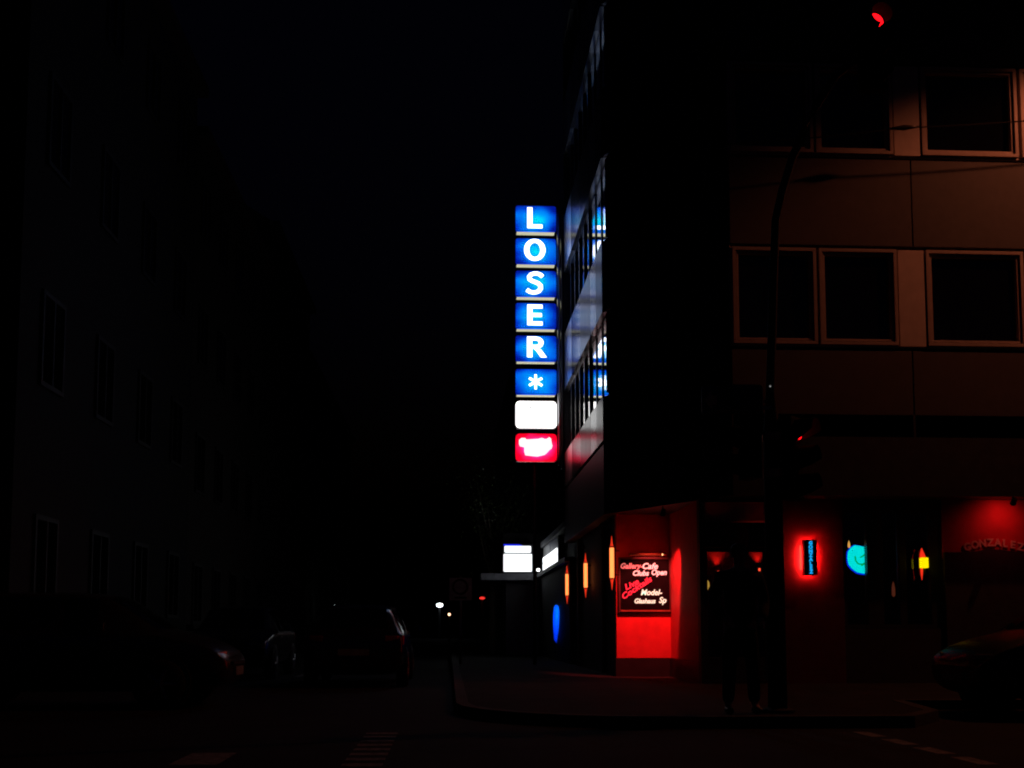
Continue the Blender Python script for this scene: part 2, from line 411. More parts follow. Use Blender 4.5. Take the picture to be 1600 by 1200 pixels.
t = thing('table_lamp', (lp.x, lp.y, fl + .75), 'yellow globe lamp glowing behind the door glass', 'table lamp')
MB().lathe((lp.x, lp.y, lp.z), [(.001, -.1), (.06, -.085), (.09, -.02), (.085, .05), (.045, .1), (.001, .105)], 14).build('globe', mat('yellow_globe', (.4, .3, .1), emit=(.75, .38, .06), strength=.8), t, smooth=True)
MB().tube([(lp.x, lp.y, fl + .75), (lp.x, lp.y, lp.z - .09)], .012).build('stem', black_metal, t)
t = thing('high_table', (lp.x, lp.y, fl), 'small dark round bar table under the yellow globe lamp', 'table')
MB().lathe((lp.x, lp.y, fl), [(.001, .75), (.26, .745), (.26, .72), (.03, .71), (.03, .03), (.2, .02), (.2, 0), (.001, 0)], 20).build('table_body', mat('dark_wood', (.05, .025, .015), .45), t, smooth=False)
bp = at(1178, 818, 20.9)
t = thing('bar_shelf', (bp.x, 22.3, 2.4), 'dark shelf strip catching light behind the glass over the door', 'shelf')
MB().box(bp.x - .9, bp.x + .3, 22.2, 22.6, 2.55, 2.58).build('board', mat('shelf_wood', (.3, .1, .06), .4), t)

# ------------------------------------------------------------------ small blade sign on the bar wall
p = at(1266, 871, GY - .13)
t = thing('wall_sign', (p.x, GY, p.z), 'narrow black upright sign with blue letters and a red glow behind it', 'sign')
W2, H2 = .105, .29
MB().box(p.x - W2, p.x + W2, GY - .16, GY - .09, p.z - H2, p.z + H2).build('box', black_metal, t, bevel=.01)
MB().ring(p.x - W2 + .002, p.x + W2 - .002, p.z - H2 + .002, p.z + H2 - .002, .006, GY - .089, GY - .0265).build('halo_shroud', black_metal, t)  # shroud added to cut the red halo off short on the wall
for s in (-1, 1):
    for q in (-1, 1):
        MB().box(p.x + s * .06 - .012, p.x + s * .06 + .012, GY - .088, GY + .01, p.z + q * .2 - .012, p.z + q * .2 + .012).build('bracket', black_metal, t)
neon_red = mat('red_neon_tube', (.3, .02, .02), emit=(1, .02, .02), strength=1100)
neon_orange = mat('orange_neon_tube', (.3, .1, .02), emit=(1, .14, .04), strength=1.2)
MB().tube([(p.x - W2 - .035, GY - .06, p.z - .2), (p.x - W2 - .035, GY - .06, p.z + .2)], .007).build('neon_tube', neon_orange, t, smooth=True)
MB().tube([(p.x + .03, GY - .042, p.z - .22), (p.x + .03, GY - .042, p.z + .22)], .011).build('neon_tube', neon_red, t, smooth=True)
MB().tube([(p.x - .03, GY - .042, p.z - .22), (p.x - .03, GY - .042, p.z + .22)], .011).build('neon_tube', neon_red, t, smooth=True)
blue_letter = mat('blue_lit_letter', (.05, .2, .4), emit=(.01, .42, 1.0), strength=1.0)
for i, ch in enumerate('GONZALEZ'):
    text(ch, .078, (p.x, GY - .165, p.z + .235 - i * .067), blue_letter, 'letter', t, bold=.004, depth=.01)

# ------------------------------------------------------------------ cyan neon in the bar window
NY = GY + .22
c = at(1344, 873, NY)
t = thing('neon_sign', (c.x, NY, c.z), 'round cyan neon sign with green squiggles in the bar window', 'neon sign')
pts = [(1326, 862), (1330, 856), (1336, 852), (1343, 853), (1352, 855), (1362, 853), (1370, 858), (1373, 872), (1371, 888), (1362, 896), (1350, 896), (1340, 894), (1332, 888), (1327, 882), (1325, 872)]
poly = [(at(x, y, NY).x, at(x, y, NY).z) for x, y in pts]
MB().slab(poly, NY, NY + .03).build('lit_disc', mat('cyan_lit_face', (.05, .3, .3), emit=(0, .95, .86), strength=1.1), t)
MB().slab([(c.x + (x - c.x) * 1.07, c.z + (z - c.z) * 1.07 - .006) for x, z in poly], NY + .031, NY + .06).build('blue_rim', mat('blue_lit_rim', (.02, .02, .3), emit=(0, .02, .9), strength=1), t)
green = mat('green_neon', (.02, .2, .02), emit=(0, .42, .0), strength=.9)
for strokes in ([(1336, 869), (1337, 876), (1341, 881), (1347, 882), (1353, 879)], [(1344, 871), (1348, 869), (1354, 864)], [(1350, 856), (1354, 859), (1354, 866)], [(1346, 884), (1350, 881), (1354, 885)]):
    MB().tube([at(x, y, NY - .02) for x, y in strokes], .011, 6).build('green_squiggle', green, t)
q = at(1326.5, 851, NY + .3)
t = thing('candle_lamp', (q.x, q.y, 2.1), 'tiny orange flame light just above the cyan neon sign', 'lamp')
MB().lathe(q, [(.001, -.06), (.02, -.04), (.022, 0), (.012, .04), (.001, .07)], 8).build('flame', mat('orange_flame', (.3, .1, .02), emit=(1, .42, .08), strength=1.2), t, smooth=True)
q = at(1396, 921, NY + .5)
t = thing('candle_lamp', (q.x, q.y, 1.4), 'dim red slender candle glow behind the bar window', 'lamp')
MB().lathe(q, [(.001, -.13), (.03, -.1), (.03, .02), (.015, .1), (.001, .14)], 8).build('flame', mat('dim_red_flame', (.1, .02, .02), emit=(.16, .03, .012), strength=.6), t, smooth=True)

# ------------------------------------------------------------------ amber wall lamp by the bar window
q = at(1443, 879.5, GY - .06)
t = thing('sconce', (q.x, GY, q.z), 'yellow square wall lamp with red light above and below beside the bar window', 'wall lamp')
MB().box(q.x - .055, q.x + .06, GY - .12, GY - .02, q.z - .085, q.z + .085).build('shade', mat('yellow_lit_shade', (.5, .4, .1), emit=(1, .78, .0), strength=1.1), t, bevel=.012)
flare_m = mat('red_flare_glow', (.3, .03, .02), emit=(1, .03, .01), strength=.9)  # red light wash above and below the lamp, given shape as glowing tapers
MB().tube([(q.x - .01, GY - .06, q.z + .087), (q.x - .02, GY - .06, q.z + .15), (q.x - .025, GY - .06, q.z + .24)], [.05, .035, .006], 10).build('upper_flare', flare_m, t, smooth=True)
MB().tube([(q.x - .035, GY - .06, q.z - .087), (q.x - .035, GY - .06, q.z - .17), (q.x - .035, GY - .06, q.z - .28)], [.022, .018, .004], 10).build('lower_flare', flare_m, t, smooth=True)
MB().box(q.x - .06, q.x + .06, GY - .02, GY + .03, q.z - .2, q.z + .2).build('back_plate', black_metal, t)

# ------------------------------------------------------------------ lit chalk menu on the red wall
BYY = RY - .03
b0, b1 = at(966.5, 958, BYY), at(1048, 871, BYY)
bc = (b0 + b1) / 2
t = thing('menu_board', (bc.x, BYY, b0.z), 'black menu board with glowing handwritten lines on the red wall', 'menu board')
MB().ring(b0.x, b1.x, b0.z, b1.z, .035, BYY - .035, BYY + .03).build('frame', mat('dark_brown_wood', (.05, .022, .015), .45), t, bevel=.006)
MB().box(b0.x + .03, b1.x - .03, BYY - .015, BYY + .02, b0.z + .03, b1.z - .03).build('board', mat('black_board', (.006, .006, .007), .9, spec=.05), t)
MB().box(b0.x + .03, b1.x - .03, BYY - .06, BYY - .02, b0.z + .03, b0.z + .055).build('ledge', mat('brown_ledge', (.25, .1, .05), .5), t)
pinkw = mat('pink_white_marker', (.5, .4, .4), emit=(1, .62, .55), strength=1.0)
pinkd = mat('dim_pink_marker', (.4, .2, .2), emit=(.75, .16, .15), strength=1.0)
redw = mat('red_marker', (.4, .05, .08), emit=(.95, .02, .05), strength=.9)
greenw = mat('green_white_marker', (.4, .5, .45), emit=(.5, .85, .62), strength=1.0)
def chalk(s, x, y, size, m, rot=0, sx=1): text(s, size, at(x, y, BYY - .02), m, 'writing', t, bold=.004, depth=.006, shear=.25, rot=rot, sx=sx)
chalk('Gallery-', 987, 885.5, .135, pinkd, 0, .95)
chalk('Cafe', 1016, 884.5, .15, pinkw, 0, 1.05)
chalk('Clubs', 1001.5, 895.5, .13, pinkw, 0, 1.0)
chalk('Open', 1030, 895.5, .14, pinkw, 0, .9)
chalk('Live', 987, 913, .15, redw, R(27), 1.15)
chalk('Cocktails', 995, 918, .145, redw, R(33), 1.2)
chalk('Model-', 1018, 925.5, .145, greenw, 0, .95)
chalk('Glashaus', 1008, 939, .12, greenw, 0, .92)
chalk('Sp', 1035.5, 939, .15, greenw, 0, .95)
MB().tube([(bc.x - .3, BYY - .09, b1.z + .05), (bc.x + .4, BYY - .09, b1.z + .05)], .022).build('lamp_bar', mat('brass_bar', (.3, .15, .06), .35, .8), t)
lb = at(1035, 866.5, BYY - .1)
MB().lathe(lb, [(.001, -.022), (.018, -.01), (.018, .01), (.001, .022)], 8).build('lamp_bulb', mat('warm_bulb', (.4, .3, .1), emit=(1, .5, .2), strength=2), t, smooth=True)

# ------------------------------------------------------------------ tube sconces along the side wall
tube_m = mat('amber_tube', (.5, .3, .1), emit=(1, .22, .05), strength=2.3)
tip_flare_m = mat('red_flare_tip', (.3, .05, .02), emit=(.85, .035, .01), strength=.9)  # red flare on the wall, put into shape as glowing tapered ends
for i, (x, y0, y1) in enumerate(((956, 856, 903), (915, 880, 918), (886, 897, 930))):
    X = GX - .13; k = (x - 701) / F; Y = X / k
    # the lamps hang in one row at one height
    c = at(x, (y0 + y1) / 2, Y); h = (at(x, y0, Y).z - at(x, y1, Y).z) / 2
    lab = ['nearest upright amber tube lamp on the dark side wall beside the menu board', 'middle upright amber tube lamp on the dark side wall', 'farthest upright amber tube lamp on the dark side wall'][i]
    t = thing('tube_lamp', (GX, Y, c.z - h), lab, 'wall lamp', 'amber tube lamps along the side wall')
    rr = .039
    MB().tube([(c.x, Y, c.z - h), (c.x, Y, c.z + h)], rr, 14).build('tube', tube_m, t, smooth=True)
    for s in (-1, 1):
        MB().tube([(c.x, Y, c.z + s * h), (c.x, Y, c.z + s * (h + .025))], rr + .008, 14).build('collar', mat('copper_collar', (.5, .2, .06), .3, .9), t)
        MB().tube([(c.x, Y, c.z + s * (h + .026)), (c.x, Y, c.z + s * (h + .1)), (c.x, Y, c.z + s * (h + .22))], [rr * .8, rr * .4, .003], 10).build('wall_flare', tip_flare_m, t, smooth=True)
        MB().box(c.x + .03, GX + .02, Y - .012, Y + .012, c.z + s * h * .8 - .012, c.z + s * h * .8 + .012).build('bracket', black_metal, t)

# ------------------------------------------------------------------ the tall blade sign
SY = 28.0
sg = thing('blade_sign', at(838, 722, SY), 'tall blade sign of eight lit boxes reading LOSER, blue over white over red', 'sign')
x0, x1 = at(806, 500, SY).x, at(869, 500, SY).x
cxm = (x0 + x1) / 2; bw = x1 - x0
blue_stops = [(.0, (.0, .008, .30)), (.18, (.0, .045, .62)), (.4, (.0, .16, .88)), (.68, (.0, .34, 1.0)), (1.0, (.0, .68, 1.0))]
white_letter = mat('white_lit_letter', (.7, .7, .7), emit=(.86, .9, 1.0), strength=3)
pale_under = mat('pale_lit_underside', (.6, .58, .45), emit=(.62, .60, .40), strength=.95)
casing = mat('sign_casing', (.05, .05, .055), .4)
rowsy = [(322, 362), (373, 413), (423.5, 464), (474, 514), (525, 565), (577, 617), (627, 669), (678, 721)]
DEP = .30
def stroke(pts, wx, wz):
    # flat-ended broad pen stroke through pts (photo-plane metres), pen wider across than down
    out_l, out_r = [], []
    for i, p in enumerate(pts):
        a = Vector(pts[max(i - 1, 0)]); b = Vector(pts[min(i + 1, len(pts) - 1)]); d = (b - a).normalized(); n = Vector((-d.y, d.x))
        wd = math.hypot(n.x * wx, n.y * wz) / 2
        out_l.append(Vector(p) + n * wd); out_r.append(Vector(p) - n * wd)
    return out_l, out_r
LET = {'L': (824, 847.2, 324.7, 356.3), 'O': (819, 852, 374, 407.2), 'S': (821.8, 849.7, 426, 458.7), 'E': (824, 847.5, 476.5, 508), 'R': (823.7, 854, 526.5, 558), '*': (825.8, 848, 585.4, 608)}
def sign_letter(ch, yy, parent):
    xa, xb, ya_, yb_ = LET[ch]; A = at(xa, yb_, SY); B = at(xb, ya_, SY); W_, H_ = B.x - A.x, B.z - A.z
    y0, y1 = SY - .014, SY - .004
    mb = MB(); P = lambda u, v: (A.x + u * W_, A.z + v * H_)
    def polyg(pts): mb.slab([P(*p) for p in pts], y0, y1)
    def pen(pts, wx, wz, closed=False):
        pp_ = [P(*p) for p in pts]
        if closed: pp_ = [pp_[-2]] + pp_ + [pp_[1]]
        l_, r_ = stroke(pp_, wx, wz)
        if closed: l_, r_ = l_[1:-1], r_[1:-1]
        for i in range(len(l_) - 1):
            mb.slab([tuple(l_[i]), tuple(l_[i + 1]), tuple(r_[i + 1]), tuple(r_[i])], y0, y1)
    T = .125 / W_; B_ = .092 / H_
    if ch == 'L': polyg([(0, 0), (1, 0), (1, B_), (T, B_), (T, 1), (0, 1)])
    elif ch == 'E': polyg([(0, 0), (1, 0), (1, B_), (T, B_), (T, .5 - B_ / 2), (.95, .5 - B_ / 2), (.95, .5 + B_ / 2), (T, .5 + B_ / 2), (T, 1 - B_), (1, 1 - B_), (1, 1), (0, 1)])
    elif ch == 'O': pen([(.5 + (.5 - T / 2) * math.cos(a), .5 + (.5 - B_ / 2) * math.sin(a)) for a in [2 * math.pi * i / 40 for i in range(41)]], .125, .092, True)
    elif ch == 'S':
        c = [(.92, .80), (.80, .90), (.62, .95), (.44, .945), (.27, .89), (.18, .79), (.20, .68), (.33, .60), (.52, .545), (.70, .48), (.81, .38), (.82, .25), (.73, .13), (.56, .06), (.38, .05), (.20, .09), (.05, .18)]
        pen(c, .115, .092)
    elif ch == 'R':
        polyg([(0, 0), (T, 0), (T, 1), (0, 1)])
        arcp = [(T, 1 - B_ / 2), (.45, 1 - B_ / 2)] + [(.45 + .27 * math.cos(a), .71 + (.29 - B_ / 2) * math.sin(a)) for a in [R(90 - 15 * i) for i in range(1, 12)]] + [(.45, .42 + B_ / 2), (T, .42 + B_ / 2)]
        pen(arcp, .115, .092)
        polyg([(.38, .42), (.56, .46), (.72, .36), (1.0, 0), (.70, 0), (.46, .33), (.38, .37)])
    else:
        for k_ in range(3):
            a = R(90 + 60 * k_); dx, dz = math.cos(a), math.sin(a); c = Vector(P(.5, .5)); L_ = H_ / 2
            n = Vector((-dz, dx)) * .028; d = Vector((dx, dz)) * L_
            yo = .001 * k_
            mb.slab([tuple(c - d - n), tuple(c + d - n), tuple(c + d + n), tuple(c - d + n)], y0 - yo, y1 - yo)
    mb.build('letter', white_letter, parent)
for i, (ya, yb) in enumerate(rowsy):
    za, zb = at(838, ya, SY).z, at(838, yb, SY).z; zc = (za + zb) / 2; hh = za - zb
    cs = MB().box(x0 + .012, x1 - .012, SY + .035, SY + DEP, zb + .015, za - .015).build('light_box', casing, sg, bevel=.02)
    if i < 6:
        fm = backlit('blue_backlit_face', blue_stops, .70, .44, 1.0, 1.9, .45, seed=1.7 * i + .3)
        MB().slab(rrect(cxm, zc, bw, hh, .05, 5, .012), SY, SY + .034).build('face', fm, cs)
        ch = 'LOSER*'[i]
        sign_letter(ch, (ya, yb), cs)
        MB().box(x0 + .03, x1 - .03, SY + .04, SY + DEP - .02, zb + .004, zb + .012).build('underside', pale_under, cs)
    elif i == 6:
        MB().slab(rrect(cxm, zc, bw, hh, .1, 6, .02), SY - .02, SY + .034).build('face', mat('white_lit_face', (.8, .8, .8), emit=(1, 1, 1), strength=1.9), cs, bevel=.01)
        sp = at(829, 637, SY - .03)
        MB().slab([(sp.x - .03, sp.z + .015), (sp.x + .03, sp.z + .02), (sp.x + .012, sp.z - .03)], SY - .028, SY - .021).build('dark_speck', casing, cs)
    else:
        fm = backlit('red_backlit_face', [(0, (.6, .0, .01)), (.15, (.9, .0, .02)), (.38, (1, .01, .12)), (.6, (1, .04, .5)), (.9, (1, .2, .9))], .66, .42, 1.6, 3, .25, 2.2)
        MB().slab(rrect(cxm, zc, bw, hh, .09, 6, .02), SY - .02, SY + .034).build('face', fm, cs, bevel=.01)
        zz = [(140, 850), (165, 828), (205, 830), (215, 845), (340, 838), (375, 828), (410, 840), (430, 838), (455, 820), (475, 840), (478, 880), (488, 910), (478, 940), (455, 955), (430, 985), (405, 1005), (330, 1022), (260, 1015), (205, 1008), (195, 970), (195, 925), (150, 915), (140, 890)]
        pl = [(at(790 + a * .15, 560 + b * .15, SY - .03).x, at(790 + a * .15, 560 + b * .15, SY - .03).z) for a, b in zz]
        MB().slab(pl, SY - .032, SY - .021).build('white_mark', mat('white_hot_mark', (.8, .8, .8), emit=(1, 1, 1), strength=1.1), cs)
zt, zbm = at(838, 312, SY).z, at(838, 726, SY).z
xr = at(875, 500, SY).x
MB().tube([(xr - .03, SY + .06, zbm), (xr - .03, SY + .06, zt)], .035, 12).build('rail', chrome, sg, smooth=True)
MB().tube([(xr + .05, SY + .12, zbm - .1), (xr + .05, SY + .12, zt + .1)], .03, 12).build('rail', chrome, sg, smooth=True)
for k in range(5):
    z = zbm + .3 + k * (zt - zbm - .6) / 4
    MB().box(x1 - .02, SX + .04, SY + .13, SY + .19, z - .03, z + .03).build('bracket', black_metal, sg)
pp = at(835, 760, SY + .25)
MB().tube([(pp.x, SY + .25, fl), (pp.x, SY + .25, zbm + .02)], .038, 10).build('support_post', mast_m, sg, smooth=True)

# ------------------------------------------------------------------ low neighbour with lit glazing
nb = thing('low_shop', (6, 33, fl), 'low shop beyond the office block with brightly lit glass under its roof', 'building')
NX = 3.0
MB().box(NX, 10, BY + .02, 37.2, fl, 2.78).build('wall', wall_dark, nb)
MB().box(NX + .25, 10, BY + .02, 37.2, 2.78, 3.62).build('core_wall', black_core, nb)
MB().box(NX - .0, 10, BY + .02, 37.2, 3.62, 3.8).build('roof', fascia_m, nb)
MB().box(NX - .12, NX + .1, BY + .02, 37.2, 2.66, 2.775).build('sill_board', mat('pale_board', (.12, .12, .14), .6), nb)
lit = mat('lit_shop_glazing', (.7, .7, .75), emit=(.92, .97, 1.0), strength=1.8)
for (ya, yb) in ((31.9, 34.3), (34.4, 36.8)):
    wn = MB().box(NX + .06, NX + .22, ya, yb, 2.79, 3.6).build('window', dark_frame, nb)
    MB().box(NX + .035, NX + .058, ya + .05, yb - .05, 2.83, 3.08).build('lit_pane', lit, wn)
    MB().box(NX + .035, NX + .058, ya + .05, yb - .05, 3.11, 3.27).build('lit_pane', lit, wn)
kv = thing('shop_pavilion', (2.2, 38.5, fl), 'projecting shop bay with a white lit glass front above a pale canopy', 'building')
PY = 37.4
a, b = at(787, 893, PY), at(831, 853, PY)
MB().box(a.x + .02, NX + 3, PY + .8, PY + 6, fl, 4.2).build('wall', wall_dark, kv)
bx = MB().box(a.x - .03, b.x + .05, PY + .02, PY + .9, a.z - .02, b.z + .06).build('bay_window', dark_frame, kv)
zs = at(800, 864.5, PY).z
MB().slab(rrect((a.x + b.x) / 2, (a.z + zs) / 2 - .01, b.x - a.x, zs - a.z - .02, .03), PY, PY + .018).build('lit_pane', lit, bx)
MB().slab(rrect((a.x + b.x) / 2, (zs + b.z) / 2 + .01, b.x - a.x - .06, b.z - zs - .03, .03), PY, PY + .018).build('lit_pane', lit, bx)
MB().slab([(a.x, b.z + .005), (b.x - .3, b.z + .005), (b.x - .4, b.z + .05), (a.x, b.z + .055)], PY, PY + .018).build('blue_top_strip', mat('blue_lit_strip', (.02, .02, .3), emit=(.01, .02, .85), strength=1), bx)
c0 = at(752, 906, PY - .3); c1 = at(836, 896, PY - .3)
MB().box(c0.x, c1.x, PY - .3, PY + 1.2, c0.z, c1.z).build('canopy', mat('pale_canopy', (.2, .2, .23), .6, bump=.2), kv)
MB().box(a.x + .1, NX, PY + .6, PY + .79, fl, c0.z - .01).build('shopfront', dark_frame, kv)
q = at(841, 890.5, 36.6)
t = thing('bulkhead_lamp', (q.x + .03, q.y, q.z), 'tiny white lamp between the two lit shop windows', 'lamp')
MB().lathe(q, [(.001, -.05), (.045, -.035), (.055, 0), (.045, .035), (.001, .05)], 12).build('globe', mat('white_globe', (.7, .7, .7), emit=(1, 1, 1), strength=4), t, smooth=True)
MB().box(q.x + .04, NX + .02, q.y - .02, q.y + .02, q.z - .02, q.z + .02).build('arm', black_metal, t)
# upright blue light on the low shop's street wall
YB = NX / ((869 - 701) / F) - .9
outl = [(866, 1000), (864.5, 980), (864.5, 960), (866, 948), (869, 944.5), (872.5, 947), (874.5, 957), (873.5, 975), (872, 990), (870, 1005)]
bp0 = at(869, 975, YB)
t = thing('blue_light_panel', (bp0.x, YB, at(869, 1005, YB).z), 'slim upright glowing blue panel on the low shop wall', 'light panel')
MB().slab([(at(x, y, YB).x, at(x, y, YB).z) for x, y in outl], YB, YB + .08).build('lit_face', backlit('blue_glow_face', [(0, (0, .01, .35)), (.3, (0, .04, .9)), (.75, (0, .12, 1)), (1, (.0, .4, 1))], .14, .62, 1.2, 2, .3, .4, .01, .2), t, bevel=.01)
MB().box(bp0.x + .02, NX + .02, YB + .085, YB + .12, bp0.z - .3, bp0.z + .3).build('wall_bracket', black_metal, t)

# ------------------------------------------------------------------ traffic light mast
MX, MY = at(1211, 900, 12.0).x, 12.0
tl = thing('traffic_light', (MX, MY, fl), 'dark traffic light mast curving over the street with red lights on', 'traffic light')
zA = at(1211, 690, MY).z; zB = at(1209, 612, MY).z
path = [(MX, MY, fl), (MX, MY, zA), (MX - .01, MY, zB)]
rads = [.1, .095, .05]
for x, y in ((1209, 430), (1212, 345), (1222, 300), (1238, 247), (1255, 208), (1275, 165), (1305, 118), (1345, 88), (1368, 80)):
    path.append(tuple(at(x, y, MY - .0))); rads.append(.046)
MB().tube(path, rads, 14).build('mast', mast_m, tl, smooth=True)
MB().lathe((MX, MY, fl), [(.18, 0), (.18, .03), (.11, .05)], 14).build('base_flange', mast_m, tl)
band_r = mat('reflective_band', (.55, .28, .2), .4)
for y in (683, 740):
    z = at(1211, y, MY).z
    MB().lathe((MX, MY, z), [(.1, -.045), (.104, -.045), (.104, .045), (.1, .045)], 16).build('reflective_band', band_r, tl)
visor_m = mat('signal_visor', (.008, .008, .008), .9, spec=.03)
def signal_head(c, ang, lit_red, lenses=3, name='signal_head', visor=((.0, 330), (.12, 250), (.22, 190))):
    """head facing direction ang (radians from +X, in plan)"""
    M = Matrix.Translation(Vector(c)) @ Matrix.Rotation(ang, 4, 'Z')
    T = lambda p: M @ Vector(p)
    n = lenses; H = .3 * n
    h = MB().box(-.16, 0, -.15, .15, -H / 2, H / 2).mapv(T).build(name, signal_m, tl, bevel=.03)
    for i in range(n):
        z = H / 2 - .15 - .3 * i
        on = lit_red and i == 0
        lm = mat('red_signal_lens', (.3, .01, .01), .3, emit=(1, .004, .008), strength=3) if on else mat(('dark_red_lens', 'dark_amber_lens', 'dark_green_lens')[i], ((.1, .01, .01), (.12, .07, .01), (.01, .08, .05))[i], .25)
        L = MB(); k = 20
        for j in range(5):
            rr = .1 * (1 - j / 5); dx = .012 + .03 * (1 - (rr / .1) ** 2)
            for q in range(k): L.v.append(Vector((dx, rr * math.cos(2 * math.pi * q / k), z + rr * math.sin(2 * math.pi * q / k))))
        L.v.append(Vector((.043, 0, z)))
        for j in range(4):
            for q in range(k): a = j * k + q; b = j * k + (q + 1) % k; L.f.append((a, b, b + k, a + k))
        for q in range(k): L.f.append((4 * k + q, 4 * k + (q + 1) % k, 5 * k))
        L.mapv(T).build('lens', lm, h, smooth=True)
        V = MB(); k = 18
        for j, (dx, span) in enumerate(visor):
            for q in range(k + 1):
                an = R(90 - span / 2 + span * q / k)
                for rr in (.115, .121): V.v.append(Vector((dx, rr * math.cos(an), z + rr * math.sin(an))))
        s = 2 * (k + 1)
        for j in range(2):
            for q in range(k):
                for e in (0, 1):
                    a = j * s + 2 * q + e; V.f.append((a, a + 2, a + 2 + s, a + s))
        V.mapv(T).build('visor', visor_m, h, smooth=True)
    return h
hc = at(1367, 76, MY - .15)
signal_head((hc.x, hc.y, hc.z), R(-88), True, visor=((.0, 359), (.12, 359), (.22, 340)))
MB().tube([(hc.x - .1, hc.y + .12, hc.z + .1), path[-1]], .025).build('hanger', signal_m, tl)
hc = at(1243, 716, MY)
sh2 = signal_head((hc.x + .02, MY - .02, hc.z), R(-42), True)
MB().tube([(MX, MY, hc.z + .25), (hc.x - .08, MY, hc.z + .25)], .02).build('hanger', signal_m, tl)
MB().tube([(MX, MY, hc.z - .25), (hc.x - .08, MY, hc.z - .25)], .02).build('hanger', signal_m, tl)
hc = at(1176, 705, MY)
signal_head((hc.x - .1, MY + .03, hc.z), R(188), False, 2, 'pedestrian_signal_head')
MB().tube([(hc.x, MY, hc.z + .2), (MX, MY, hc.z + .2)], .02).build('hanger', signal_m, tl)
q = at(1203.5, 603.5, MY - .1)
MB().lathe(q, [(.001, -.012), (.012, 0), (.001, .012)], 8).build('indicator_lamp', mat('tiny_white_led', (.5, .5, .5), emit=(.5, .5, .5), strength=.4), tl)

# one-way arrow sign and the sign that stands with its back to us
SYG = MY - .02
a, b = at(1097, 646, SYG), at(1192, 604, SYG)
t = thing('arrow_sign', (b.x, SYG, a.z), 'small sign with a pale arrow pointing left on the traffic light mast', 'traffic sign')
MB().slab(rrect((a.x + b.x) / 2, (a.z + b.z) / 2, b.x - a.x, b.z - a.z, .02), SYG + .012, SYG + .03).build('plate', mat('blue_sign_plate', (.02, .04, .15), .4), t)
arrow = [(1101, 625), (1111, 610), (1112, 618), (1186, 618), (1186, 632), (1112, 632), (1113, 640)]
MB().slab([(at(x, y, SYG).x, at(x, y, SYG).z) for x, y in arrow], SYG + .006, SYG + .011).build('arrow', mat('pale_arrow_film', (.55, .5, .48), .5), t)
MB().box(b.x - .03, MX - .04, SYG + .03, SYG + .05, (a.z + b.z) / 2 - .02, (a.z + b.z) / 2 + .02).build('clamp', galv, t)
a2, b2 = at(1121, 641, SYG - .12), at(1190, 601, SYG - .12)
t = thing('sign_back', (b2.x, SYG - .12, a2.z), 'dark back of a rectangular sign covering most of the arrow sign', 'traffic sign')
MB().slab(rrect((a2.x + b2.x) / 2, (a2.z + b2.z) / 2, b2.x - a2.x, b2.z - a2.z, .02), SYG - .12, SYG - .105).build('plate', mat('dark_sign_back', (.06, .06, .065), .5), t)
MB().box(b2.x - .05, MX - .03, SYG - .1, SYG - .07, a2.z + .02, a2.z + .06).build('clamp', galv, t)

# ------------------------------------------------------------------ overhead wire and hung street lamp
w0, wi, w1 = at(1120, 226, 17.3), at(1412, 199.5, 17.3), at(1720, 178, 17.3)
t = thing('overhead_wire', tuple(wi), 'thin overhead wire with an insulator crossing the upper windows', 'wire')
def sag(a, b, s, n=16): return [a.lerp(b, i / n) - Vector((0, 0, s * 4 * (i / n) * (1 - i / n))) for i in range(n + 1)]
MB().tube(sag(w0, wi, .03), .011, 6).build('wire', black_metal, t)
MB().tube(sag(wi, w1, .03), .011, 6).build('wire', black_metal, t)
ii = (w1 - wi).normalized()
MB().tube([wi - ii * .25, wi - ii * .12, wi, wi + ii * .12, wi + ii * .25], [.014, .03, .045, .03, .014], 10).build('insulator', black_metal, t, smooth=True)
SLP = (12.0, 15.3, 11.6)
t = thing('hanging_street_lamp', SLP, 'orange street lamp hung on a cable in front of the office windows', 'street lamp')
MB().lathe(SLP, [(.001, .32), (.06, .3), (.1, .22), (.28, .08), (.34, 0), (.33, 0), (.27, .07), (.09, .2), (.001, .26)], 20).build('shade', black_metal, t, smooth=True)
MB().lathe(SLP, [(.001, -.01), (.09, .02), (.11, .1), (.06, .18), (.001, .19)], 14).build('bulb', mat('sodium_bulb', (.5, .3, .1), emit=(1, .4, .1), strength=4), t, smooth=True)
MB().tube(sag(Vector((12.0, FY + .05, 12.3)), Vector((12.0, 1.0, 12.3)), .35), .012, 6).build('cable', black_metal, t)
spot('street_lamp_beam', (SLP[0], SLP[1], SLP[2] - .03), (SLP[0], SLP[1], 0), 590, (1, .235, .095), R(144), .3, t, .1)

